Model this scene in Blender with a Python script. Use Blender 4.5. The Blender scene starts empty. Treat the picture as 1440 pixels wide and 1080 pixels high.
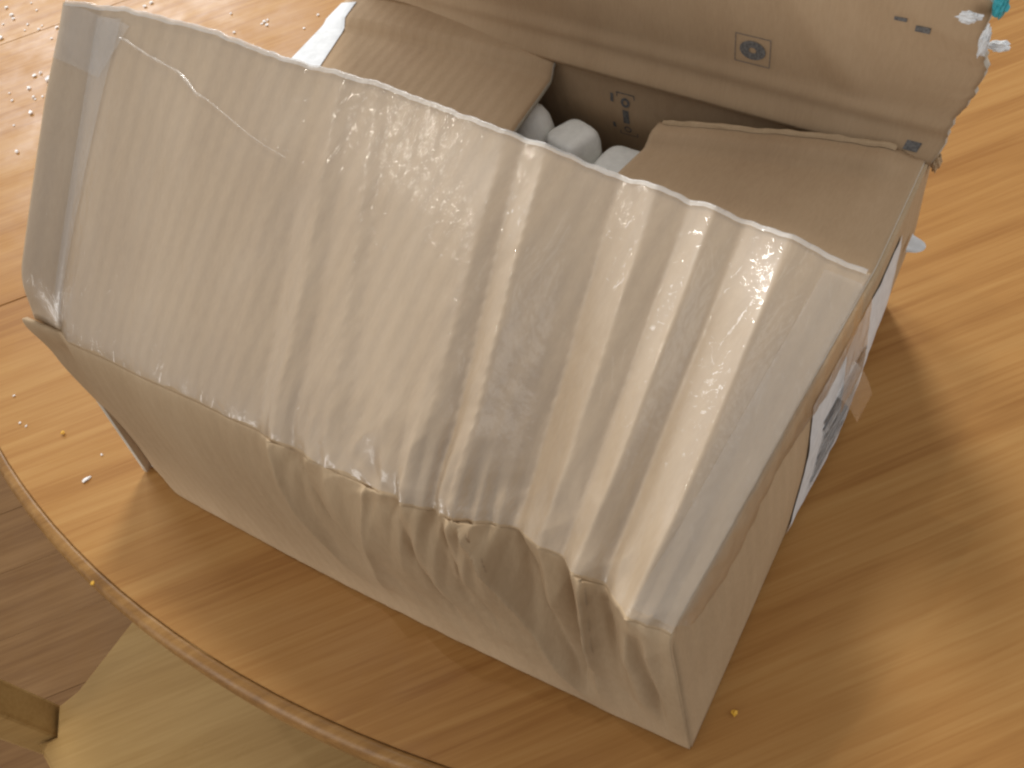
import bpy, bmesh, math, random
from mathutils import Vector, Matrix, noise

random.seed(7)
scene = bpy.context.scene
col = scene.collection

# ------------------------------------------------------------------ camera
cam_data = bpy.data.cameras.new('camera')
cam = bpy.data.objects.new('camera', cam_data); col.objects.link(cam)
right = Vector((0.8604, 0.4749, -0.1851)); down = Vector((0.2907, -0.7555, -0.5872)); fwd = Vector((-0.4187, 0.4514, -0.7880))
rot = Matrix((right, -down, -fwd)).transposed().to_4x4()
cam.matrix_world = Matrix.Translation((0.3526, -0.0694, 0.3499)) @ rot
cam_data.sensor_width = 36.0
cam_data.lens = 28.75
cam_data.clip_start = 0.01
cam_data.clip_end = 50.0
scene.camera = cam

# ------------------------------------------------------------------ world and lamps
world = bpy.data.worlds.new('World'); scene.world = world
world.use_nodes = True
bg = world.node_tree.nodes['Background']
bg.inputs[0].default_value = (1.0, 0.98, 0.97, 1)
bg.inputs[1].default_value = 0.52

def lamp(name, kind, direction, dist, size, power, colour, target=(0.16, 0.13, 0.05)):
    d = bpy.data.lights.new(name, 'AREA'); d.shape = kind; d.size = size; d.energy = power; d.color = colour
    o = bpy.data.objects.new(name, d); col.objects.link(o)
    v = Vector(direction).normalized()
    o.location = Vector(target) + v * dist
    o.rotation_euler = v.to_track_quat('Z', 'Y').to_euler()
    return o
lamp('window_light', 'DISK', (-0.275, 0.503, 0.82), 3.0, 0.55, 46, (1.0, 0.97, 0.92))
lamp('side_fill', 'SQUARE', (0.86, 0.38, 0.40), 2.6, 1.5, 8, (1.0, 0.98, 0.96))  # added fill, no known window: lifts the shaded table and right wall
lamp('front_fill', 'SQUARE', (-0.40, -0.89, 0.20), 2.6, 1.2, 24, (1.0, 0.97, 0.93))  # added fill from the viewer's side, brightens the front wall and back flap
lamp('left_window', 'SQUARE', (-0.80, 0.42, 0.43), 2.6, 0.9, 36, (0.93, 0.97, 1.0))
lamp('ceiling_lamp', 'DISK', (-0.36, 0.03, 0.93), 2.2, 0.04, 2.6, (1.0, 0.93, 0.82))

scene.view_settings.view_transform = 'Standard'
scene.view_settings.look = 'None'
scene.view_settings.exposure = 0.0
scene.view_settings.gamma = 1.0
scene.render.engine = 'CYCLES'
scene.cycles.filter_width = 2.4
scene.cycles.max_bounces = 8

# ------------------------------------------------------------------ materials
MATS = {}
def new_mat(name):
    m = bpy.data.materials.new(name); m.use_nodes = True
    MATS[name] = m
    nt = m.node_tree
    return m, nt, nt.nodes['Principled BSDF']
def node(nt, t, **kw):
    n = nt.nodes.new(t)
    for k, v in kw.items(): setattr(n, k, v)
    return n
def ramp(nt, fac, stops):
    r = node(nt, 'ShaderNodeValToRGB')
    el = r.color_ramp.elements
    while len(el) < len(stops): el.new(0.5)
    for e, (p, c) in zip(el, stops): e.position = p; e.color = (*c, 1)
    nt.links.new(fac, r.inputs[0])
    return r.outputs[0]
def noise_tex(nt, vec, scale, detail=3, rough=0.55, dist=0.0):
    n = node(nt, 'ShaderNodeTexNoise'); n.inputs['Scale'].default_value = scale
    n.inputs['Detail'].default_value = detail; n.inputs['Roughness'].default_value = rough
    n.inputs['Distortion'].default_value = dist
    nt.links.new(vec, n.inputs['Vector'])
    return n.outputs['Fac']
def mapping(nt, src, scale=(1, 1, 1), rotz=0.0, loc=(0, 0, 0)):
    m = node(nt, 'ShaderNodeMapping')
    m.inputs['Scale'].default_value = scale; m.inputs['Rotation'].default_value = (0, 0, rotz); m.inputs['Location'].default_value = loc
    nt.links.new(src, m.inputs['Vector'])
    return m.outputs[0]
def bump(nt, height, strength, dist, prev=None):
    b = node(nt, 'ShaderNodeBump'); b.inputs['Strength'].default_value = strength; b.inputs['Distance'].default_value = dist
    nt.links.new(height, b.inputs['Height'])
    if prev is not None: nt.links.new(prev, b.inputs['Normal'])
    return b.outputs[0]

def cardboard(name, dark, mid, light, rough=0.75, spec=0.25, flute=0.7):
    m, nt, bs = new_mat(name)
    uv = node(nt, 'ShaderNodeTexCoord').outputs['UV']
    big = noise_tex(nt, mapping(nt, uv, (18, 7, 1)), 1.0, 4, 0.6)
    fib = noise_tex(nt, mapping(nt, uv, (900, 220, 1)), 1.0, 3, 0.6)
    mix = node(nt, 'ShaderNodeMix', data_type='FLOAT'); mix.inputs[0].default_value = 0.28
    nt.links.new(big, mix.inputs[2]); nt.links.new(fib, mix.inputs[3])
    c = ramp(nt, mix.outputs[0], [(0.32, dark), (0.5, mid), (0.68, light)])
    nt.links.new(c, bs.inputs['Base Color'])
    bs.inputs['Roughness'].default_value = rough
    bs.inputs['Specular IOR Level'].default_value = spec
    w = node(nt, 'ShaderNodeTexWave'); w.bands_direction = 'X'
    w.inputs['Scale'].default_value = 42.0; w.inputs['Distortion'].default_value = 0.4; w.inputs['Detail'].default_value = 2
    w.inputs['Detail Scale'].default_value = 1.4
    nt.links.new(uv, w.inputs['Vector'])
    b = bump(nt, w.outputs['Fac'], flute, 0.0006)
    b = bump(nt, fib, 0.25, 0.0004, b)
    nt.links.new(b, bs.inputs['Normal'])
    return m
cardboard('kraft_outer', (0.40, 0.285, 0.172), (0.465, 0.34, 0.21), (0.52, 0.39, 0.25), flute=0.45)
cardboard('kraft_inner', (0.38, 0.262, 0.16), (0.435, 0.308, 0.19), (0.48, 0.345, 0.22), rough=0.85, spec=0.15, flute=0.2)
cardboard('raw_edge', (0.50, 0.45, 0.37), (0.60, 0.56, 0.48), (0.70, 0.66, 0.58), rough=0.8, flute=1.0)

def wood(name, dark, mid, light, ang, rough=0.28, coat=0.4, sx=2.2, sy=34.0):
    m, nt, bs = new_mat(name)
    oc = node(nt, 'ShaderNodeTexCoord').outputs['Object']
    v0 = mapping(nt, oc, (1, 1, 1), -ang)
    v = mapping(nt, v0, (sx, sy, sy))
    g1 = noise_tex(nt, v, 1.0, 4, 0.6, 0.8)
    g2 = noise_tex(nt, mapping(nt, v0, (sx * 5, sy * 9, sy * 9)), 1.0, 2, 0.6, 0.2)
    blo = noise_tex(nt, oc, 4.0, 2, 0.5)
    a = node(nt, 'ShaderNodeMix', data_type='FLOAT'); a.inputs[0].default_value = 0.36
    nt.links.new(g1, a.inputs[2]); nt.links.new(g2, a.inputs[3])
    b2 = node(nt, 'ShaderNodeMix', data_type='FLOAT'); b2.inputs[0].default_value = 0.22
    nt.links.new(a.outputs[0], b2.inputs[2]); nt.links.new(blo, b2.inputs[3])
    c = ramp(nt, b2.outputs[0], [(0.38, dark), (0.5, mid), (0.62, light)])
    nt.links.new(c, bs.inputs['Base Color'])
    sm = noise_tex(nt, oc, 22.0, 4, 0.65)
    rr = node(nt, 'ShaderNodeMapRange'); rr.inputs['From Min'].default_value = 0.35; rr.inputs['From Max'].default_value = 0.7
    rr.inputs['To Min'].default_value = rough - 0.08; rr.inputs['To Max'].default_value = rough + 0.2
    nt.links.new(sm, rr.inputs['Value']); nt.links.new(rr.outputs[0], bs.inputs['Roughness'])
    bs.inputs['Specular IOR Level'].default_value = 0.14
    bs.inputs['Coat Weight'].default_value = coat
    bs.inputs['Coat Roughness'].default_value = 0.30
    nt.links.new(bump(nt, g2, 0.12, 0.0006), bs.inputs['Normal'])
    return m
GRAIN = math.atan2(0.741, 0.671)
wood('table_wood', (0.295, 0.134, 0.036), (0.375, 0.188, 0.056), (0.43, 0.235, 0.078), GRAIN, rough=0.45, coat=0.04, sx=2.6, sy=46.0)
wood('rim_wood', (0.19, 0.095, 0.03), (0.27, 0.14, 0.044), (0.36, 0.20, 0.07), GRAIN, rough=0.4, coat=0.1)
wood('floor_wood', (0.12, 0.058, 0.021), (0.155, 0.08, 0.03), (0.19, 0.103, 0.041), GRAIN, rough=0.38, coat=0.15, sx=1.5, sy=20)
wood('chair_wood', (0.31, 0.18, 0.06), (0.37, 0.225, 0.08), (0.42, 0.265, 0.10), GRAIN, rough=0.35, coat=0.25, sx=3)

def plain(name, colour, rough=0.6, spec=0.4, var=0.06, scale=200.0, b=0.15):
    m, nt, bs = new_mat(name)
    oc = node(nt, 'ShaderNodeTexCoord').outputs['Object']
    n = noise_tex(nt, oc, scale, 3)
    lo = tuple(max(0, c * (1 - var * 2)) for c in colour); hi = tuple(min(1, c * (1 + var)) for c in colour)
    nt.links.new(ramp(nt, n, [(0.3, lo), (0.7, hi)]), bs.inputs['Base Color'])
    bs.inputs['Roughness'].default_value = rough; bs.inputs['Specular IOR Level'].default_value = spec
    nt.links.new(bump(nt, n, b, 0.0006), bs.inputs['Normal'])
    return m
plain('white_paper', (0.70, 0.72, 0.735), 0.6)
plain('print_grey', (0.20, 0.22, 0.24), 0.7)
plain('print_ink', (0.17, 0.165, 0.16), 0.8, 0.2, 0.25, 900)
plain('white_foam', (0.95, 0.96, 0.92), 0.65, 0.3, 0.04, 300)
plain('crumb_white', (0.95, 0.95, 0.94), 0.5)
plain('crumb_yellow', (0.75, 0.42, 0.04), 0.5)
plain('teal_film', (0.05, 0.36, 0.42), 0.3)
plain('seam_dark', (0.05, 0.03, 0.02), 0.9)

def tape_mat(name, haze=0.045, rough=0.08, base=0.04, tint=(0.92, 0.93, 0.95), sheen=0.07):
    m = bpy.data.materials.new(name); m.use_nodes = True; MATS[name] = m
    nt = m.node_tree; nt.nodes.clear()
    out = node(nt, 'ShaderNodeOutputMaterial')
    tr = node(nt, 'ShaderNodeBsdfTransparent')
    gl = node(nt, 'ShaderNodeBsdfGlossy'); gl.inputs['Roughness'].default_value = rough
    df = node(nt, 'ShaderNodeBsdfDiffuse'); df.inputs['Color'].default_value = (*tint, 1)
    fc = node(nt, 'ShaderNodeLayerWeight'); fc.inputs['Blend'].default_value = 0.5
    lw = node(nt, 'ShaderNodeMath', operation='POWER'); lw.inputs[1].default_value = 4.0
    nt.links.new(fc.outputs['Facing'], lw.inputs[0])
    oc = node(nt, 'ShaderNodeTexCoord').outputs['Object']
    n1 = noise_tex(nt, oc, 260.0, 3, 0.6); n2 = noise_tex(nt, mapping(nt, oc, (1, 0.3, 0.6)), 60.0, 4, 0.6)
    wr = noise_tex(nt, mapping(nt, oc, (1.0, 0.35, 0.6), 0.25), 70.0, 3, 0.5, 1.2)
    sb = node(nt, 'ShaderNodeMath', operation='SUBTRACT'); sb.inputs[1].default_value = 0.5; nt.links.new(wr, sb.inputs[0])
    ab = node(nt, 'ShaderNodeMath', operation='ABSOLUTE'); nt.links.new(sb.outputs[0], ab.inputs[0])
    mn = node(nt, 'ShaderNodeMath', operation='MINIMUM'); mn.inputs[1].default_value = 0.06; nt.links.new(ab.outputs[0], mn.inputs[0])
    b = bump(nt, mn.outputs[0], 0.6, 0.004); nt.links.new(b, df.inputs['Normal'])
    b = bump(nt, n1, 0.60, 0.0006, b); b = bump(nt, n2, 0.3, 0.0015, b)
    nt.links.new(b, gl.inputs['Normal'])
    ad = node(nt, 'ShaderNodeMath', operation='ADD'); ad.inputs[1].default_value = base
    nt.links.new(lw.outputs[0], ad.inputs[0])
    hz = node(nt, 'ShaderNodeMapRange'); hz.inputs['From Min'].default_value = 0.4; hz.inputs['From Max'].default_value = 0.68
    hz.inputs['To Min'].default_value = haze * 0.8; hz.inputs['To Max'].default_value = haze * 1.2
    nt.links.new(n2, hz.inputs['Value'])
    m1 = node(nt, 'ShaderNodeMixShader'); nt.links.new(hz.outputs[0], m1.inputs[0]); nt.links.new(tr.outputs[0], m1.inputs[1]); nt.links.new(df.outputs[0], m1.inputs[2])
    m2 = node(nt, 'ShaderNodeMixShader'); nt.links.new(ad.outputs[0], m2.inputs[0]); nt.links.new(m1.outputs[0], m2.inputs[1]); nt.links.new(gl.outputs[0], m2.inputs[2])
    g2 = node(nt, 'ShaderNodeBsdfGlossy'); g2.inputs['Roughness'].default_value = 0.42
    m3 = node(nt, 'ShaderNodeMixShader'); m3.inputs[0].default_value = sheen
    nt.links.new(m2.outputs[0], m3.inputs[1]); nt.links.new(g2.outputs[0], m3.inputs[2])
    nt.links.new(m3.outputs[0], out.inputs['Surface'])
    return m
tape_mat('clear_tape')
tape_mat('side_tape', haze=0.12, rough=0.25, base=0.02, tint=(0.60, 0.56, 0.50), sheen=0.03)
tape_mat('edge_tape', haze=0.34, rough=0.2, base=0.04, tint=(0.88, 0.87, 0.84))
tape_mat('hazy_tape', haze=0.08, rough=0.12, base=0.03, tint=(0.86, 0.83, 0.79))

# ------------------------------------------------------------------ helpers
def link(name, mesh, parent=None):
    o = bpy.data.objects.new(name, mesh); col.objects.link(o)
    if parent is not None: o.parent = parent
    return o
def empty(name, loc=(0, 0, 0)):
    o = bpy.data.objects.new(name, None); o.location = loc; o.empty_display_size = 0.05
    col.objects.link(o); return o
def tag(o, label=None, cat=None, group=None, kind=None):
    for k, v in (('label', label), ('category', cat), ('group', group), ('kind', kind)):
        if v: o[k] = v
    return o
def smooth(me, on=True):
    for p in me.polygons: p.use_smooth = on
def sheet(name, fn, nu, nv, mats, parent, thick=0.0, su=0.32, sv=0.13, flip=False):
    """surface fn(u, v) as a grid with metre-scaled UVs; thick > 0 gives it a body and a raw rim"""
    me = bpy.data.meshes.new(name)
    vs = []; fs = []
    for j in range(nv + 1):
        for i in range(nu + 1):
            vs.append(fn(i / nu, j / nv))
    for j in range(nv):
        for i in range(nu):
            a = j * (nu + 1) + i
            q = (a, a + 1, a + nu + 2, a + nu + 1)
            fs.append(q[::-1] if flip else q)
    me.from_pydata([tuple(v) for v in vs], [], fs)
    uvl = me.uv_layers.new(name='UVMap')
    for l in me.loops:
        k = l.vertex_index
        uvl.data[l.index].uv = ((k % (nu + 1)) / nu * su, (k // (nu + 1)) / nv * sv)
    smooth(me)
    for m in mats: me.materials.append(MATS[m])
    o = link(name, me, parent)
    if thick:
        s = o.modifiers.new('body', 'SOLIDIFY'); s.thickness = thick; s.offset = -1; s.use_rim = True
        if len(mats) > 1: s.material_offset = 1 if len(mats) > 2 else 0; s.material_offset_rim = len(mats) - 1
    return o
def from_bm(name, bm, mat, parent=None, sm=False):
    me = bpy.data.meshes.new(name); bm.normal_update(); bm.to_mesh(me); bm.free()
    if mat: me.materials.append(MATS[mat])
    smooth(me, sm)
    return link(name, me, parent)
def box_bm(dx, dy, dz, bev=0.0, centre=(0, 0, 0)):
    bm = bmesh.new(); bmesh.ops.create_cube(bm, size=1)
    for v in bm.verts: v.co = Vector((v.co.x * dx + centre[0], v.co.y * dy + centre[1], v.co.z * dz + centre[2]))
    if bev: bmesh.ops.bevel(bm, geom=bm.edges[:] , offset=bev, segments=2, affect='EDGES', profile=0.6)
    return bm
def interp(tab, x):
    if x <= tab[0][0]: return tab[0][1]
    for (a, p), (b, q) in zip(tab, tab[1:]):
        if x <= b:
            t = (x - a) / (b - a)
            return p + (q - p) * t
    return tab[-1][1]
def sstep(a, b, x):
    t = min(1, max(0, (x - a) / (b - a))); return t * t * (3 - 2 * t)
def nz(x, y, z=0.0): return noise.noise(Vector((x, y, z)))

# ------------------------------------------------------------------ floor
FZ = -0.75
fl = link('floor', bpy.data.meshes.new('floor')); tag(fl, kind='structure')
bm = bmesh.new()
bmesh.ops.create_cube(bm, size=1)
for v in bm.verts: v.co = Vector((v.co.x * 16, v.co.y * 16, FZ - 0.03 + v.co.z * 0.04))
bm.to_mesh(fl.data); bm.free(); fl.data.materials.append(MATS['floor_wood'])
PW, PL = 0.125, 1.1
pb = box_bm(PL - 0.0004, PW - 0.0004, 0.009, 0.0003)
pm = bpy.data.meshes.new('plank'); pb.to_mesh(pm); pb.free(); pm.materials.append(MATS['floor_wood'])
gx, gy = math.cos(GRAIN), math.sin(GRAIN)
# the plank's own long axis is the grain axis: its mesh is laid turned, so the material reads along it
for v in pm.vertices:
    x, y = v.co.x, v.co.y; v.co.x = x * gx - y * gy; v.co.y = x * gy + y * gx
k = 0
for r in range(-9, 10):
    for c in range(-2, 2):
        a = (c + 0.5) * PL + (r * 0.37 % 1.0) * PL * 0.9; b = r * PW
        x, y = a * gx - b * gy - 0.1, a * gy + b * gx - 0.1
        if abs(x) > 1.5 or abs(y) > 1.5: continue
        p = link('plank', pm, fl)
        p.location = (x, y, FZ - 0.0055 + 0.0003 * ((r + c) % 3))

# ------------------------------------------------------------------ table
table = empty('dining_table', (0.0, 0.6, FZ))
tag(table, 'varnished honey-brown wooden table with rounded end, carrying the open cardboard box', 'table')
def tpart(name, bm, mat, sm=False):
    for v in bm.verts: v.co -= table.location
    return from_bm(name, bm, mat, table, sm)
N = Vector((0.7413, -0.6712, 0)); T = Vector((0.6712, 0.7413, 0))
C1 = Vector((0.116, 0.612, 0)); C2 = C1 + N * -0.46; RT = 0.68
def outline(R, steps=96):
    pts = []
    for i in range(steps + 1):
        a = -math.pi / 2 + math.pi * i / steps
        pts.append((C1 + N * R * math.cos(a) + T * R * math.sin(a), N * math.cos(a) + T * math.sin(a)))
    for i in range(steps + 1):
        a = math.pi / 2 + math.pi * i / steps
        pts.append((C2 + N * R * math.cos(a) + T * R * math.sin(a), N * math.cos(a) + T * math.sin(a)))
    return pts
# rim moulding: swept round the outline
prof = [(-0.0078, -0.024), (-0.0078, -0.0006), (-0.0072, -0.0001), (-0.0060, 0.0), (-0.0045, -0.0002), (-0.0028, -0.0012), (-0.0012, -0.0030), (-0.0003, -0.0055), (0, -0.009), (0, -0.016), (-0.001, -0.0205), (-0.003, -0.0235), (-0.006, -0.025)]
bm = bmesh.new(); rings = []
for p, m in outline(RT):
    rings.append([bm.verts.new(p + m * o + Vector((0, 0, z))) for o, z in prof])
for i in range(len(rings)):
    A, B = rings[i], rings[(i + 1) % len(rings)]
    for j in range(len(prof)):
        j2 = (j + 1) % len(prof)
        bm.faces.new((A[j], B[j], B[j2], A[j2]))
bmesh.ops.recalc_face_normals(bm, faces=bm.faces[:])
tpart('rim_moulding', bm, 'rim_wood', True)
# the top itself: two half tops and the leaf between, dark gaps where they meet
S1, S2, GAP = -0.193, -0.600, 0.0004
ins = [p for p, m in outline(RT - 0.0081)]
def clip(poly, s, keep_above):
    out = []
    for a, b in zip(poly, poly[1:] + poly[:1]):
        da, db = a.dot(N) - s, b.dot(N) - s
        if not keep_above: da, db = -da, -db
        if da >= 0: out.append(a)
        if (da >= 0) != (db >= 0): out.append(a + (b - a) * (da / (da - db)))
    return out
def slab(name, poly):
    bm = bmesh.new()
    f = bm.faces.new([bm.verts.new(p) for p in poly])
    bmesh.ops.recalc_face_normals(bm, faces=[f])
    if f.normal.z < 0: f.normal_flip()
    r = bmesh.ops.extrude_face_region(bm, geom=[f])
    lowv = [e for e in r['geom'] if isinstance(e, bmesh.types.BMVert)]
    for v in lowv: v.co.z -= 0.022
    bmesh.ops.recalc_face_normals(bm, faces=bm.faces[:])
    top = [e for e in bm.edges if all(v.co.z > -0.001 for v in e.verts)]
    bmesh.ops.bevel(bm, geom=top, offset=0.0004, segments=2, affect='EDGES')
    return tpart(name, bm, 'table_wood')
slab('half_top', clip(ins, S1 + GAP, True))
slab('leaf', clip(clip(ins, S1 - GAP, False), S2 + GAP, True))
slab('half_top', clip(ins, S2 - GAP, False))
# apron and pedestal
def lathe(name, prf, centre, mat, adder, n=40):
    bm = bmesh.new(); rs = []
    for r, z in prf:
        rs.append([bm.verts.new((centre[0] + r * math.cos(2 * math.pi * i / n), centre[1] + r * math.sin(2 * math.pi * i / n), z)) for i in range(n)])
    for a, b in zip(rs, rs[1:]):
        for i in range(n): bm.faces.new((a[i], a[(i + 1) % n], b[(i + 1) % n], b[i]))
    bm.faces.new(rs[0][::-1]); bm.faces.new(rs[-1])
    bmesh.ops.recalc_face_normals(bm, faces=bm.faces[:])
    return adder(name, bm, mat, True)
CM = (C1 + C2) / 2
lathe('pedestal', [(0.11, -0.70), (0.12, -0.66), (0.07, -0.60), (0.05, -0.45), (0.065, -0.30), (0.05, -0.20), (0.09, -0.08), (0.20, -0.05), (0.20, -0.0222)], CM, 'table_wood', tpart)
for i in range(4):
    a = math.radians(20 + 90 * i); d = Vector((math.cos(a), math.sin(a), 0)); s = Vector((-d.y, d.x, 0))
    bm = bmesh.new(); rr = []
    for t in range(7):
        q = t / 6; c = CM + d * (0.05 + 0.36 * q); zt = -0.60 - 0.10 * q ** 1.4; zb = FZ + 0.0006 + (0.05 * (1 - q) if q < 0.8 else 0)
        w = 0.032 - 0.008 * q
        rr.append([bm.verts.new(c + s * sx * w + Vector((0, 0, z))) for sx, z in ((-1, zb), (1, zb), (1, zt), (-1, zt))])
    for A, B in zip(rr, rr[1:]):
        for j in range(4): bm.faces.new((A[j], A[(j + 1) % 4], B[(j + 1) % 4], B[j]))
    bm.faces.new(rr[0][::-1]); bm.faces.new(rr[-1]); bmesh.ops.recalc_face_normals(bm, faces=bm.faces[:])
    tpart('foot', bm, 'table_wood')

# ------------------------------------------------------------------ chair tucked under the table edge
chair = empty('wooden_chair', (0.0, 0.0, FZ))
tag(chair, 'pale olive wooden chair seat and post, pushed in below the curved table edge', 'chair')
def cpart(name, bm, mat, sm=False):
    for v in bm.verts: v.co -= chair.location
    return from_bm(name, bm, mat, chair, sm)
SZ = -0.295
seat = [(-0.192, -0.130), (-0.1985, -0.1465), (-0.1795, -0.1655), (-0.191, -0.1780), (-0.150, -0.1900), (0.02, -0.205), (0.16, -0.198), (0.20, -0.17), (0.215, 0.0), (0.215, 0.19), (0.19, 0.215), (-0.16, 0.225), (-0.19, 0.20)]
bm = bmesh.new(); f = bm.faces.new([bm.verts.new((x, y, SZ)) for x, y in seat])
if f.normal.z < 0: f.normal_flip()
bm.normal_update()
r = bmesh.ops.extrude_face_region(bm, geom=[f])
for e in r['geom']:
    if isinstance(e, bmesh.types.BMVert): e.co.z -= 0.022
bmesh.ops.recalc_face_normals(bm, faces=bm.faces[:])
bmesh.ops.bevel(bm, geom=[e for e in bm.edges if abs(e.verts[0].co.z - e.verts[1].co.z) < 1e-5], offset=0.003, segments=2, affect='EDGES')
cpart('seat', bm, 'chair_wood')
def post(name, x, y, z0, z1, w, rz, bev=0.003):
    bm = box_bm(w, w, z1 - z0, bev)
    for v in bm.verts:
        c, s = math.cos(rz), math.sin(rz)
        v.co = Vector((v.co.x * c - v.co.y * s + x, v.co.x * s + v.co.y * c + y, v.co.z + (z0 + z1) / 2))
    return cpart(name, bm, 'chair_wood')
post('back_post', -0.2030, -0.1660, FZ + 0.0006, 0.16, 0.029, math.radians(47))
post('back_post', 0.205, -0.205, FZ + 0.0006, 0.16, 0.029, math.radians(30))
post('leg', -0.165, 0.195, FZ + 0.0006, SZ - 0.0225, 0.034, 0)
post('leg', 0.185, 0.185, FZ + 0.0006, SZ - 0.0225, 0.034, 0)
bm = box_bm(0.392, 0.018, 0.055, 0.004)
for v in bm.verts: v.co = Vector((v.co.x + 0.001, v.co.y - 0.187 - 0.095 * v.co.x, v.co.z + 0.115))
cpart('back_rail', bm, 'chair_wood')

# ------------------------------------------------------------------ cardboard box
box = empty('cardboard_box', (0.16, 0.13, 0.0))
tag(box, 'crumpled brown cardboard shipping box with clear tape and lifted flaps on the wooden table', 'box')
OFF = Vector(box.location)
def rel(fn): return lambda u, v: fn(u, v) - OFF

# creases of the front flap: (u at the free edge, u at the hinge, slope to the right of it)
CR = [(0.000, 0.000, -0.46), (0.042, 0.047, 0.10), (0.088, 0.088, -0.02), (0.150, 0.175, 0.035), (0.200, 0.26, -0.03), (0.270, 0.36, 0.03),
      (0.315, 0.425, -0.10), (0.345, 0.470, 0.19), (0.382, 0.505, -0.22), (0.402, 0.530, 0.10), (0.430, 0.585, -0.20), (0.445, 0.607, 0.04),
      (0.520, 0.66, 0.03), (0.598, 0.703, -0.50), (0.618, 0.728, 0.36), (0.645, 0.752, -0.56), (0.700, 0.800, -0.36), (0.728, 0.815, 0.42),
      (0.772, 0.848, -0.34), (0.808, 0.874, 0.44), (0.836, 0.895, -0.55), (0.868, 0.922, 0.36), (0.918, 0.962, -0.45), (0.955, 0.984, -0.22), (1.0, 1.0, 0.0)]
NS = 1000
SLOPE = 1.9
def profile(k):
    """relief along the panel at v = k (0 hinge, 1 free edge): slopes summed, then softened"""
    kn = [(h + (f - h) * k, s) for f, h, s in CR]
    acc = [0.0]
    for (p, sl), (q, _) in zip(kn, kn[1:]): acc.append(acc[-1] + (q - p) * sl * SLOPE * 0.33)
    hgt = []; j = 0
    for i in range(NS + 1):
        u = i / NS
        while j + 1 < len(kn) - 1 and u >= kn[j + 1][0]: j += 1
        hgt.append(acc[j] + (u - kn[j][0]) * kn[j][1] * SLOPE * 0.33)
    a, b = acc[1], hgt[-1]
    hgt = [h - (b - a) * max(0, (i - 50) / (NS - 50)) - a for i, h in enumerate(hgt)]
    for _ in range(2):
        w = 1
        hgt = [sum(hgt[max(0, i - w):min(NS, i + w) + 1]) / (min(NS, i + w) + 1 - max(0, i - w)) for i in range(NS + 1)]
    return hgt
NP = 24
PROF = [profile(k / NP) for k in range(NP + 1)]
def relief(u, v):
    u = min(1, max(0, u)); v = min(1, max(0, v))
    a = u * NS; i = min(NS - 1, int(a)); fa = a - i
    b = v * NP; j = min(NP - 1, int(b)); fb = b - j
    g = lambda jj: PROF[jj][i] * (1 - fa) + PROF[jj][i + 1] * fa
    return g(j) * (1 - fb) + g(j + 1) * fb
def crumple(u, v):
    """kinks that run with the stripes, strong along the crushed right half of the hinge"""
    k = sstep(0.40, 0.72, u) * (1 - 0.25 * sstep(0.95, 1.0, u))
    uh = u + 0.13 * v * math.sin(math.pi * min(1, max(0, u)))          # follow a stripe back to the hinge
    near = math.exp(-(v / 0.20) ** 2)
    tight = math.exp(-(v / 0.06) ** 2)
    r1 = abs(nz(uh * 26, v * 2.2, 3.1)) - 0.2
    vo = noise.voronoi(Vector((uh * 21 + 1.1 * nz(uh * 9, v * 6), v * 5.5 - uh * 3, 0.3)))[0]
    vf = noise.voronoi(Vector((uh * 46 - v * 4, v * 12 + uh * 5, 2.3)))[0]
    long = nz(uh * 30, v * 0.9, 1.7)
    flute = nz(uh * 62, v * 0.7, 5.0)
    tri = lambda q: abs(q - math.floor(q) - 0.5) * 2 - 0.5
    fold = tri(uh * 34 + 1.6 * nz(uh * 8, v * 1.3, 6.0)) * (0.35 + 1.3 * abs(nz(uh * 11, v * 2.5, 9.0)))
    return (0.0022 * k * near * r1 + 0.0050 * k * math.exp(-(v / 0.20) ** 2) * fold
            + 0.0068 * k * math.exp(-(v / 0.15) ** 2) * (vo[0] - 0.35) + 0.0022 * k * tight * (vf[0] - 0.35)
            + 0.0030 * k * max(0, nz(uh * 6, v * 2.0, 4.4)) * (vo[1] - vo[0]) * math.exp(-(v / 0.55) ** 2)
            + 0.0005 * (0.3 + 0.7 * k) * long + 0.00016 * flute)

HX = [(0.0, (-0.008, 0.0215, 0.106)), (0.0875, (0.020, 0.0165, 0.106)), (0.40, (0.120, 0.016, 0.1055)), (0.5875, (0.180, 0.0145, 0.105)),
      (0.717, (0.2215, 0.0150, 0.1045)), (0.819, (0.254, 0.0175, 0.104)), (0.883, (0.2745, 0.0150, 0.1035)), (0.956, (0.298, 0.0085, 0.103)), (1.0, (0.3125, 0.0070, 0.1015))]
FXL = [(0.0, (-0.0041, 0.1214, 0.205)), (0.075, (0.0206, 0.130, 0.1997)), (0.195, (0.061, 0.1356, 0.191)), (0.302, (0.097, 0.1352, 0.1833)),
       (0.436, (0.1419, 0.1400, 0.1736)), (0.575, (0.1883, 0.1390, 0.1637)), (0.670, (0.2202, 0.1395, 0.1568)), (0.735, (0.2419, 0.1405, 0.1521)),
       (0.831, (0.2741, 0.1410, 0.1452)), (0.909, (0.300, 0.1405, 0.1397)), (0.976, (0.3225, 0.1390, 0.1348)), (1.0, (0.3306, 0.1397, 0.1331))]
HX = [(u, Vector(p)) for u, p in HX]; FXL = [(u, Vector(p)) for u, p in FXL]
DIRH = Vector((0, -0.62, 0.78)).normalized()
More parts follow.
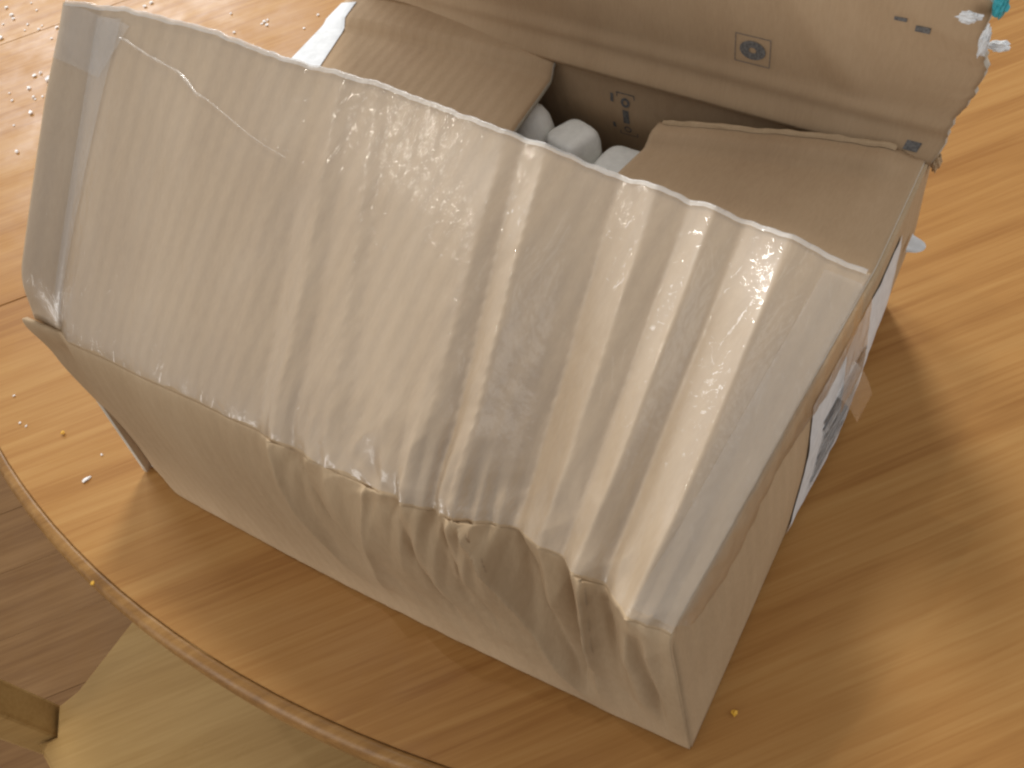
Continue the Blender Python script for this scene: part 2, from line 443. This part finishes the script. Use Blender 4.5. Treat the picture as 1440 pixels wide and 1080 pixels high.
def flap_surface(u, v, lift=0.0):
    h, f = interp(HX, u), interp(FXL, u)
    p = h.lerp(f, v)
    d = (f - h).normalized()
    n = Vector((1, 0, -0.2)).cross(d).normalized()
    n = DIRH.lerp(n, sstep(0.0, 0.25, v)).normalized()
    bow = 0.002 * math.sin(math.pi * v) * (0.4 + 0.6 * u)
    edge = 0.0007 * nz(u * 60, 2.0) * sstep(0.93, 1, v)
    rl = relief(u, v)
    fade = (0.78 + 0.22 * sstep(0.0, 0.22, v)) * (1 - 0.62 * v) * (1 - 0.35 * sstep(0.70, 1.0, v))
    corner = 0.006 * math.exp(-(u / 0.04) ** 2) * math.exp(-(v / 0.10) ** 2) * -1
    return p + n * ((rl + crumple(u, v)) * fade + bow + lift + corner - 0.002 * math.exp(-v * 0.14 / 0.004)) + d * edge
def flap_tape(u0, u1, v0, v1, lift):
    return lambda u, v: flap_surface(u0 + (u1 - u0) * u, v0(u0 + (u1 - u0) * u) + (v1(u0 + (u1 - u0) * u) - v0(u0 + (u1 - u0) * u)) * v, lift)

front_flap = sheet('front_flap', rel(flap_surface), 640, 160, ['kraft_outer', 'kraft_inner', 'kraft_outer'], box, 0.0032, 0.335, 0.14)

BL, BR = Vector((0.0, 0.0, 0.001)), Vector((0.320, 0.0, 0.001))
FOLDS = [(0.765, 0.0, 0.875, 0.95, 0.0075, 0.016), (0.735, 0.0, 0.770, 0.7, -0.0050, 0.012), (0.815, 0.0, 0.870, 0.8, -0.0050, 0.012), (0.880, 0.0, 0.872, 0.85, -0.0060, 0.011), (0.905, 0.0, 0.892, 0.9, 0.0050, 0.010),
         (0.650, 0.0, 0.585, 0.75, 0.0040, 0.014), (0.50, 0.0, 0.55, 0.8, 0.0034, 0.014), (0.535, 0.0, 0.60, 0.6, -0.0026, 0.012), (0.690, 0.0, 0.70, 0.75, -0.0042, 0.012)]
def front_wall(u, w, lift=0.0):
    h = interp(HX, u); b = BL.lerp(BR, u) + Vector((0, -0.0035 * math.sin(math.pi * u) * 1.0, 0))
    p = h.lerp(b, w)
    n = DIRH.lerp(Vector((0, -0.99, 0.14)), sstep(0.0, 0.3, w)).normalized()
    # stripes swing towards the crushed right corner as they run down
    uu = u + (0.10 * w * sstep(0.3, 0.7, u) * (1 - u)) * -1.0 + 0.0
    amp = (1 - sstep(0.05, 0.95, w)) ** 1.1
    rl = relief(uu, 0.0) * amp * 0.78
    cr = crumple(u, w * 0.70) * 0.78
    # long diagonal folds fanning from the hinge
    k = sstep(0.5, 0.75, u) * (1 - sstep(0.75, 1.0, w))
    x, z = u * 0.32, w * 0.105
    fan = 0.0020 * k * (abs(nz(x * 42 - z * 30, z * 10, 21.0)) - 0.2) * sstep(0.02, 0.2, w)
    for (ua, wa, ub, wb, am, wd) in FOLDS:
        t = (w - wa) / (wb - wa)
        if -0.1 < t < 1.1:
            d = u - (ua + (ub - ua) * t)
            fan += am * math.exp(-abs(d) / (wd * (0.5 + t))) * sstep(-0.1, 0.08, t) * (1 - sstep(0.7, 1.1, t))
    # bent strip down the left corner
    st = 0.0105 * (1 - sstep(0.0, 0.085 + 0.02 * w, u)) * sstep(0.0, 0.2, w)
    # slits where the corner has buckled
    g1 = -0.0042 * math.exp(-((u - (0.962 + 0.012 * w)) / 0.0065) ** 2) * sstep(0.06, 0.14, w) * (1 - sstep(0.55, 0.95, w))
    g2 = -0.0030 * math.exp(-((u - (0.925 + 0.016 * w)) / 0.006) ** 2) * sstep(0.02, 0.08, w) * (1 - sstep(0.2, 0.6, w))
    g3 = 0.0022 * math.exp(-((u - (0.945 + 0.014 * w)) / 0.012) ** 2) * sstep(0.02, 0.1, w) * (1 - sstep(0.5, 0.9, w))
    belly = 0.003 * math.sin(math.pi * w) * math.sin(math.pi * u)
    return p + n * (rl + cr + fan + g1 + g2 + g3 + belly + lift - 0.002 * math.exp(-w * 0.105 / 0.004)) + Vector((0, 1, 0)) * st * 0.6
sheet('front_wall', rel(front_wall), 560, 120, ['kraft_outer', 'kraft_inner', 'kraft_outer'], box, 0.0032, 0.32, 0.105, flip=True)

RT_TOP = [(0.0, Vector((0.3120, 0.0075, 0.1005))), (0.40, Vector((0.3225, 0.100, 0.1015))), (0.72, Vector((0.3300, 0.172, 0.1030))), (1.0, Vector((0.3330, 0.2425, 0.1050)))]
RT_BOT = [(0.0, Vector((0.3205, 0.0012, 0.001))), (0.4, Vector((0.3240, 0.100, 0.001))), (0.64, Vector((0.3290, 0.160, 0.001))), (1.0, Vector((0.3285, 0.2500, 0.001)))]
def right_wall(u, w, lift=0.0):
    p = interp(RT_TOP, u).lerp(interp(RT_BOT, u), w)
    b = 0.0025 * math.sin(math.pi * w) * sstep(0.0, 0.2, u) + 0.0008 * nz(u * 6, w * 3, 4.0) * math.sin(math.pi * w)
    return p + Vector((1, 0, 0.05)) * (b + lift)
sheet('right_wall', rel(right_wall), 80, 30, ['kraft_outer', 'kraft_inner', 'kraft_outer'], box, 0.0032, 0.25, 0.105, flip=True)
LT = (Vector((-0.008, 0.0235, 0.1050)), Vector((-0.020, 0.3000, 0.1060))); LB = (Vector((0.0, 0.0022, 0.001)), Vector((-0.004, 0.2920, 0.001)))
def left_wall(u, w):
    p = LT[0].lerp(LT[1], u).lerp(LB[0].lerp(LB[1], u), w)
    return p + Vector((-1, 0, 0)) * (0.002 * math.sin(math.pi * w) + 0.0005 * nz(u * 7, w * 3, 9.0))
sheet('left_wall', rel(left_wall), 60, 24, ['kraft_outer', 'kraft_inner', 'raw_edge'], box, 0.0032, 0.29, 0.105)
BT = (Vector((-0.0165, 0.2945, 0.104)), Vector((0.3290, 0.2385, 0.104))); BB = (Vector((-0.001, 0.2915, 0.001)), Vector((0.3230, 0.2505, 0.001)))
def back_wall(u, w):
    p = BT[0].lerp(BT[1], u).lerp(BB[0].lerp(BB[1], u), w)
    return p + Vector((0, -1, 0)) * (0.0035 * sstep(0.0, 0.25, w) * (1 - sstep(0.25, 0.6, w)) * math.sin(math.pi * u) + 0.0012 * nz(u * 8, w * 4, 2.0))
sheet('back_wall', rel(back_wall), 80, 30, ['kraft_inner', 'kraft_outer', 'raw_edge'], box, 0.0032, 0.33, 0.105, flip=True)
def bottom(u, v):
    a = Vector((0.004, 0.006, 0.0042)).lerp(Vector((0.314, 0.006, 0.0042)), u); b = Vector((0.003, 0.285, 0.0042)).lerp(Vector((0.318, 0.244, 0.0042)), u)
    return a.lerp(b, v)
sheet('bottom_panel', rel(bottom), 8, 8, ['kraft_inner', 'kraft_outer', 'raw_edge'], box, 0.0030, 0.31, 0.27)

# left minor flap: folded in over the opening, its rear strip bent up along the back wall
def left_flap(u, v, lift=0.0):
    # u from the hinge towards the middle, v front to back
    h = LT[0].lerp(LT[1], 0.04 + 0.93 * v) + Vector((0.0015, 0, 0.0015))
    f = Vector((0.150, 0.045, 0.101)).lerp(Vector((0.1395, 0.286, 0.0975)), v)
    p = h.lerp(f, u)
    p.z += 0.0025 * math.sin(math.pi * u) + 0.0005 * nz(u * 3, v * 3, 6.0)
    p.z += 0.006 * sstep(0.89, 0.915, v) * sstep(-0.1, 0.2, u)
    return p + Vector((0, 0, lift))
lf = sheet('left_flap', rel(left_flap), 60, 90, ['kraft_inner', 'kraft_outer', 'raw_edge'], box, 0.0030, 0.15, 0.26)
def right_flap(u, v, lift=0.0):
    h = interp(RT_TOP, 0.05 + 0.92 * v) + Vector((-0.0015, 0, 0.0015))
    f = Vector((0.190, 0.030, 0.098)).lerp(Vector((0.2125, 0.2360, 0.0965)), v)
    cut = 0.003 * (1 - sstep(0.80, 0.97, v))
    f = f + Vector((-cut, 0, 0))
    p = h.lerp(f, u)
    p.z += 0.0012 * math.sin(math.pi * u) + 0.0006 * nz(u * 2, v * 3, 16.0)
    ridge = sstep(0.93, 0.965, v) * (0.0050 + 0.0008 * nz(u * 9, 3.0)) * sstep(0.02, 0.15, u)
    p.z += ridge
    p.y += 0.0009 * nz(u * 8, 1.0) * sstep(0.9, 1, v)
    return p + Vector((0, 0, lift))
rf = sheet('right_flap', rel(right_flap), 60, 90, ['kraft_inner', 'kraft_outer', 'raw_edge'], box, 0.0030, 0.12, 0.23, flip=True)

# back flap: standing upright behind the opening, torn down its right edge
def back_flap(u, v, lift=0.0):
    a = Vector((-0.0175, 0.2925, 0.1045)).lerp(Vector((0.3335, 0.2335, 0.1045)), u)
    z = 0.128 * v
    out = interp([(0.0, 0.0), (0.10, 0.0035), (0.30, 0.0095), (0.46, 0.005), (1.0, -0.002)], v)
    tear = 0.0024 * nz(v * 11, 4.0) + 0.0013 * nz(v * 45, 9.0) + 0.0006 * nz(v * 120, 2.0)
    k = sstep(0.90, 1.0, u)
    y = 0.0
    y += 0.0085 * sstep(0.0, 0.10, v) - 0.0025 * math.exp(-((v - 0.10) / 0.03) ** 2)      # rolled crease at the hinge
    y += 0.0022 * (abs(nz(u * 7 + v * 3.2, v * 2.2, 12.0)) - 0.2) * sstep(0.1, 0.4, v)
    y += 0.006 * v * math.sin(math.pi * u)
    y += -0.012 * v * sstep(0.55, 1.0, u) * 0.5
    # soft diagonal fold towards the torn corner
    dline = (u - 0.93) + 0.30 * (v - 0.05)
    y += -0.0030 * math.exp(-(dline / 0.03) ** 2) * sstep(0.05, 0.3, v)
    return a + Vector(((out + tear) * k, y + lift * -1.0, z))
def torn_rim(u, v):
    uu = 0.10 + 0.88 * u
    p = right_flap(uu, 1.0)
    return p + Vector((0, -0.0022 + 0.0030 * v + 0.0006 * nz(uu * 22, v * 2), 0.0003 + (0.0016 + 0.0009 * nz(uu * 18, 4.0)) * math.sin(math.pi * v)))
sheet('torn_edge', rel(torn_rim), 70, 6, ['kraft_outer'], rf, 0.0, 0.12, 0.004)
bf = sheet('back_flap', rel(lambda u, v: back_flap(u, v * 1.2)), 150, 96, ['kraft_inner', 'kraft_outer', 'raw_edge'], box, 0.0030, 0.35, 0.128)

# printed marks: thin ink shapes lying on the panel they are printed on
def ink(name, fn, shapes, parent, mat='print_ink'):
    bm = bmesh.new()
    for poly in shapes:
        bm.faces.new([bm.verts.new(fn(a, b) - OFF) for a, b in poly])
    return from_bm(name, bm, mat, parent)
def ringshape(cx, cy, r0, r1, n=28, sy=1.0):
    q = []
    for i in range(n):
        a, b = 2 * math.pi * i / n, 2 * math.pi * (i + 1) / n
        q.append([(cx + r0 * math.cos(a), cy + r0 * sy * math.sin(a)), (cx + r1 * math.cos(a), cy + r1 * sy * math.sin(a)), (cx + r1 * math.cos(b), cy + r1 * sy * math.sin(b)), (cx + r0 * math.cos(b), cy + r0 * sy * math.sin(b))])
    return q
def rect(a0, b0, a1, b1): return [(a0, b0), (a1, b0), (a1, b1), (a0, b1)]
def frame(a0, b0, a1, b1, t):
    return [rect(a0, b0, a1, b0 + t), rect(a0, b1 - t, a1, b1), rect(a0, b0 + t, a0 + t, b1 - t), rect(a1 - t, b0 + t, a1, b1 - t)]
FM = lambda a, b: back_flap(a / 0.35, b / 0.128, 0.0004)          # metres along, metres up
ink('printed_mark', FM, ringshape(0.2665, 0.0272, 0.0018, 0.0062, sy=0.72) + frame(0.2580, 0.0205, 0.2750, 0.0340, 0.0003), bf)
ink('printed_mark', FM, [rect(0.195, 0.047, 0.199, 0.049), rect(0.2005, 0.0465, 0.204, 0.0495)] + ringshape(0.190, 0.049, 0.001, 0.0022, 12), bf)
ink('printed_mark', FM, [rect(0.330, 0.052, 0.3345, 0.0545), rect(0.323, 0.055, 0.327, 0.0565)], bf)
ink('printed_mark', FM, [rect(0.3370, 0.0035, 0.3425, 0.0065)], bf)
BM_ = lambda a, b: back_wall(a / 0.33, 1 - b / 0.105) + Vector((0, -0.0004, 0))
bw = bpy.data.objects['back_wall']
ink('printed_mark', BM_, frame(0.185, 0.0700, 0.1955, 0.0960, 0.0005) + ringshape(0.1902, 0.0910, 0.0012, 0.0026, 16) + ringshape(0.1902, 0.0745, 0.0014, 0.0022, 16) + [rect(0.1884, 0.0788, 0.1920, 0.0868), rect(0.1815, 0.0900, 0.1832, 0.0945), rect(0.1815, 0.0740, 0.1832, 0.0775)], bw)

# white paper over the left hinge, tapered to stand in for the window-lit patch
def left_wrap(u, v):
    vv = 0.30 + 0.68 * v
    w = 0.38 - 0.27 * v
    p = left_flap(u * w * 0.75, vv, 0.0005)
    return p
sheet('lit_patch_paper', rel(left_wrap), 24, 40, ['white_paper'], lf, 0.0, 0.05, 0.2)

# clear tape over the front flap
edge_line = [(0.0, 0.93), (0.085, 0.915), (0.12, 0.89), (0.17, 0.865), (0.205, 0.82), (0.225, 0.815), (0.27, 0.785), (0.33, 0.745), (0.36, 0.73), (0.37, 0.985), (1.0, 0.985)]
sheet('clear_tape', rel(flap_tape(0.002, 1.0, lambda u: 0.01 + 0.01 * nz(u * 30, 5), lambda u: interp([(0, 0.995), (1, 0.995)], u), 0.0005)), 300, 130, ['clear_tape'], front_flap)
# the folded tape edge that shows as a pale line
def tape_fold(u, v):
    uu = 0.075 + 0.285 * u
    vv = interp(edge_line[:9], uu)
    wid = (0.006 + 0.006 * abs(nz(uu * 40, 3)) + 0.010 * math.exp(-((uu - 0.19) / 0.022) ** 2)) * (1 - 0.6 * u)
    return flap_surface(uu, vv + (v - 0.5) * wid, 0.0008 + 0.0005 * math.sin(math.pi * v))
sheet('tape_edge', rel(tape_fold), 120, 4, ['hazy_tape'], front_flap)
def tape_corner(u, v):
    uu = 0.002 + 0.085 * u * (1 - 0.35 * v)
    return flap_surface(uu, 0.995 - 0.16 * v - 0.04 * u, 0.0009 + 0.0006 * nz(u * 4, v * 4, 7))
sheet('tape_corner', rel(tape_corner), 24, 24, ['hazy_tape'], front_flap)
def tape_left(u, v):
    return flap_surface(0.041 + (0.012 + 0.02 * v) * u, 0.02 + 0.95 * v, 0.0009)
sheet('tape_strip', rel(tape_left), 6, 60, ['hazy_tape'], front_flap)

# tape carried over the flap's right edge down on to the side wall
def bridge(u, v):
    # u along the flap's edge, v from the flap down to the wall
    a = flap_surface(0.96, 0.03 + 0.93 * u, 0.0008)
    e = flap_surface(1.0, 0.03 + 0.93 * u, 0.0013)
    y = 0.012 + 0.128 * u
    b = right_wall(min(1, y / 0.2485), 0.10 + 0.04 * math.sin(u * 9), 0.0016)
    if v < 0.35: return a.lerp(e, v / 0.35)
    t = (v - 0.35) / 0.65
    return e.lerp(b, t) + Vector((0.0014 * math.sin(math.pi * t), 0, 0.001 * math.sin(math.pi * t))) + Vector((0.0006 * nz(u * 22, t * 3, 2), 0, 0))
sheet('tape_bridge', rel(bridge), 90, 16, ['side_tape'], front_flap)

# tape turned over the flap's free edge: the pale line along its rim
def edge_tape(u, v):
    uu = 0.004 + 0.992 * u
    wob = 0.004 * nz(uu * 34, 6.0)
    if v <= 0.5:
        return flap_surface(uu, 0.990 + wob * 0.7 + (1.0045 - 0.990 - wob * 0.7) * v / 0.5, 0.0009)
    h, f = interp(HX, uu), interp(FXL, uu); d = (f - h).normalized(); n = Vector((1, 0, -0.2)).cross(d).normalized()
    return flap_surface(uu, 1.0045, 0.0009) - n * (0.0048 * (v - 0.5) / 0.5)
sheet('edge_tape', rel(edge_tape), 300, 8, ['edge_tape'], front_flap)

# shipping label with bar code on the right wall, tape across it
RWY = lambda y, z, l: right_wall(min(1, max(0, y / 0.2485)), 1 - z / 0.103, l)
def label_sheet(u, v):
    y = 0.100 + 0.108 * u + 0.010 * v * (1 - u); z = 0.004 + 0.089 * v
    return RWY(y, z, 0.0005 + 0.0008 * abs(nz(u * 9, v * 5, 3)) + 0.0008 * sstep(0.05, 0.35, u) * (1 - sstep(0.6, 0.9, u)) * (1 - v))
rw = bpy.data.objects['right_wall']
lab = sheet('shipping_label', rel(label_sheet), 50, 24, ['white_paper'], rw, 0.0, 0.145, 0.09, flip=True)
bars = []
z = 0.018; random.seed(3)
while z < 0.066:
    t = random.choice((0.0008, 0.0008, 0.0016, 0.0024)); bars.append((z, t)); z += t + random.choice((0.0008, 0.0012, 0.0018))
bm = bmesh.new()
for z, t in bars:
    for i in range(8):
        a0, a1 = 0.116 + 0.006 * i, 0.116 + 0.006 * (i + 1)
        q = [(a0, z), (a1, z), (a1, z + t), (a0, z + t)]
        bm.faces.new([bm.verts.new(label_sheet((y - 0.1) / 0.108, (zz - 0.004) / 0.089) + Vector((0.0005, 0, 0)) - OFF) for y, zz in q])
from_bm('bar_code', bm, 'print_grey', lab)
def side_tape(u, v):
    y = 0.138 + 0.026 * u; z = 0.102 - 0.050 * v
    return RWY(y, z, 0.0022 + 0.0003 * nz(u * 5, v * 6, 2))
sheet('side_tape', rel(side_tape), 20, 30, ['hazy_tape'], rw, flip=True)
def loose_end(u, v):
    y = 0.130 + 0.020 * u; z = 0.076 - 0.016 * v
    p = RWY(y, z, 0.002)
    return p + Vector((0.0085 * v ** 0.7, 0.004 * v - 0.003 * v * u, -0.004 * v * v))
sheet('loose_tape_end', rel(loose_end), 14, 14, ['hazy_tape'], rw)
def tape_tab(u, v):
    p = RWY(0.222 + 0.010 * u, 0.070, 0.0012)
    return p + Vector((0.007 * math.sqrt(max(0, 1 - (2 * u - 1) ** 2)) * v, 0, -0.002 * v))
sheet('tape_tab', rel(tape_tab), 12, 6, ['white_paper'], rw)

# torn printed film hanging on at the top of the back flap's right edge
def scrap(name, centre, r, mat, seed, parent, flat=0.4):
    bm = bmesh.new(); bmesh.ops.create_icosphere(bm, subdivisions=3, radius=1)
    for v in bm.verts:
        n = v.co.normalized()
        k = 0.65 + 0.55 * abs(nz(n.x * 1.7 + seed, n.y * 1.7, n.z * 1.7)) + 0.35 * nz(n.x * 4 + seed, n.y * 4, n.z * 4)
        v.co = Vector((n.x * r[0] * k, n.y * r[1] * k, n.z * r[2] * k)) + Vector(centre) - OFF
    return from_bm(name, bm, mat, parent)
scrap('torn_paper', (0.3400, 0.2330, 0.1615), (0.0022, 0.0022, 0.0075), 'white_paper', 1.0, bf)
scrap('torn_paper', (0.3330, 0.2330, 0.1700), (0.0045, 0.0015, 0.0028), 'white_paper', 5.0, bf)
scrap('torn_film', (0.3415, 0.2390, 0.1720), (0.0030, 0.003, 0.006), 'teal_film', 2.0, bf)
scrap('torn_paper', (0.3450, 0.2400, 0.1560), (0.0045, 0.002, 0.0024), 'white_paper', 3.0, bf)
scrap('torn_edge', (0.3352, 0.2370, 0.1040), (0.0022, 0.003, 0.0055), 'kraft_outer', 4.0, bf)

# ------------------------------------------------------------------ white foam pieces inside
def foam(label, base, tip, r, dome, seed, sq=1.0):
    base, tip = Vector(base), Vector(tip)
    ax = (tip - base).normalized(); L = (tip - base).length
    s = ax.cross(Vector((0, 1, 0))).normalized(); t = ax.cross(s)
    if dome: prf = [(0.72, 0.0), (0.95, 0.06), (1, 0.14), (1, 0.70), (0.97, 0.78), (0.88, 0.86), (0.70, 0.93), (0.42, 0.98), (0.12, 1.0)]
    else: prf = [(0.78, 0.0), (0.95, 0.03), (1, 0.08), (1, 0.86), (0.985, 0.92), (0.93, 0.965), (0.82, 0.99), (0.6, 1.0), (0.1, 1.003)]
    n = 36; bm = bmesh.new(); rs = []
    for k, q in prf:
        ring = []
        for i in range(n):
            a = 2 * math.pi * i / n; d = s * math.cos(a) + t * math.sin(a)
            ca, sa = abs(math.cos(a + seed)), abs(math.sin(a + seed))
            rr = r * k * (ca ** (2 * sq) + sa ** (2 * sq)) ** (-0.5 / sq) * (1 + 0.05 * nz(d.x * 1.5 + seed, d.y * 1.5, q * 3))
            ring.append(bm.verts.new(ax * L * q + d * rr))
        rs.append(ring)
    for A, B in zip(rs, rs[1:]):
        for i in range(n): bm.faces.new((A[i], A[(i + 1) % n], B[(i + 1) % n], B[i]))
    bm.faces.new(rs[0][::-1]); bm.faces.new(rs[-1]); bmesh.ops.recalc_face_normals(bm, faces=bm.faces[:])
    lo = min(v.co.z for v in bm.verts)
    for v in bm.verts: v.co.z -= lo
    o = from_bm('foam_piece', bm, 'white_foam', None, True)
    o.location = (base.x, base.y, 0.0044)
    return tag(o, label, 'foam piece', 'white foam pieces inside the box')
foam('white dome-tipped foam piece standing by the left inner flap', (0.1300, 0.226, 0.01), (0.1345, 0.2475, 0.094), 0.0130, True, 1.0)
foam('flat-topped white foam piece standing between two other white pieces', (0.1590, 0.238, 0.005), (0.1600, 0.2415, 0.082), 0.0125, False, 2.0, 2.2)
foam('low white foam piece half hidden beside the right inner flap', (0.1885, 0.234, 0.005), (0.1895, 0.2365, 0.074), 0.0135, False, 3.3, 1.8)

# ------------------------------------------------------------------ crumbs on the table
WH = [(-0.586, 0.368), (-0.564, 0.358), (-0.56, 0.382), (-0.539, 0.372), (-0.555, 0.353), (-0.559, 0.342), (-0.525, 0.348), (-0.519, 0.339), (-0.504, 0.35), (-0.495, 0.37), (-0.536, 0.321), (-0.502, 0.344), (-0.481, 0.351), (-0.47, 0.334),
      (-0.429, 0.285), (-0.432, 0.28), (-0.409, 0.279), (-0.411, 0.284), (-0.404, 0.282), (-0.42, 0.263), (-0.436, 0.252), (-0.422, 0.244), (-0.402, 0.254), (-0.398, 0.252), (-0.393, 0.257), (-0.383, 0.235), (-0.387, 0.237), (-0.374, 0.248), (-0.386, 0.217), (-0.348, 0.19), (-0.384, 0.266),
      (-0.403, 0.403), (-0.401, 0.41), (-0.406, 0.404), (-0.265, 0.385), (-0.245, 0.406), (-0.239, 0.402), (-0.244, 0.409), (-0.246, 0.403), (-0.197, 0.426), (-0.197, 0.405), (-0.292, 0.411), (-0.127, 0.008), (-0.099, -0.005), (-0.105, -0.005), (-0.034, 0.0)]
def crumb_mesh(seed, mat, stretch=1.0):
    bm = bmesh.new(); bmesh.ops.create_icosphere(bm, subdivisions=2, radius=1)
    for v in bm.verts:
        n = v.co.normalized(); k = 0.75 + 0.6 * nz(n.x * 1.6 + seed, n.y * 1.6, n.z * 1.6)
        v.co = Vector((n.x * k * stretch, n.y * k, n.z * k * 0.6))
    lo = min(v.co.z for v in bm.verts)
    for v in bm.verts: v.co.z -= lo
    me = bpy.data.meshes.new('crumb'); bm.to_mesh(me); bm.free(); me.materials.append(MATS[mat]); return me
CMS = [crumb_mesh(i * 3.7, 'crumb_white') for i in range(5)]
BIG = {0: 1.5, 1: 1.7, 4: 1.6, 10: 2.0, 14: 1.5, 15: 1.5, 16: 2.2, 18: 1.6, 19: 1.4, 22: 1.5, 25: 1.7, 29: 1.5, 31: 1.5, 32: 1.6, 35: 1.3}
random.seed(11)
for i, (x, y) in enumerate(WH):
    o = link('crumb', CMS[i % 5]); s = (0.0012 + 0.0005 * random.random()) * BIG.get(i, 1.0)
    if y < 0.1: s *= 0.6
    o.location = (x, y, 0.0001); o.scale = (s, s * random.uniform(0.7, 1.2), s); o.rotation_euler.z = random.uniform(0, 6.28)
    if y < 0.1: tag(o, 'tiny white crumb on bare table left of the box front', 'crumb', 'few white crumbs near the box front corner')
    elif x > -0.3: tag(o, 'small white crumb on the table between front flap and white paper', 'crumb', 'white crumbs behind the front flap')
    else: tag(o, 'small white crumb among many scattered by the table seam', 'crumb', 'white crumbs scattered by the seam')
o = link('rice_grain', crumb_mesh(9.1, 'crumb_white', 2.6)); o.location = (-0.030, -0.016, 0.0001); o.scale = (0.0014, 0.0014, 0.0014); o.rotation_euler.z = math.radians(62)
tag(o, 'long white grain on the table near the box front corner', 'grain')
YE = [((-0.070, 0.001), 0.0016, 'yellow crumb on sunlit table left of the box'), ((0.3305, 0.0205), 0.0017, 'yellow crumb on shaded table beside the box right corner'), ((0.0235, -0.0595), 0.0014, 'yellow crumb resting on the curved table edge')]
for i, (p, s, lb) in enumerate(YE):
    o = link('yellow_crumb', crumb_mesh(20 + i * 2.2, 'crumb_yellow')); o.location = (*p, 0.0001 if i < 2 else 0.0007); o.scale = (s, s, s)
    tag(o, lb, 'crumb')
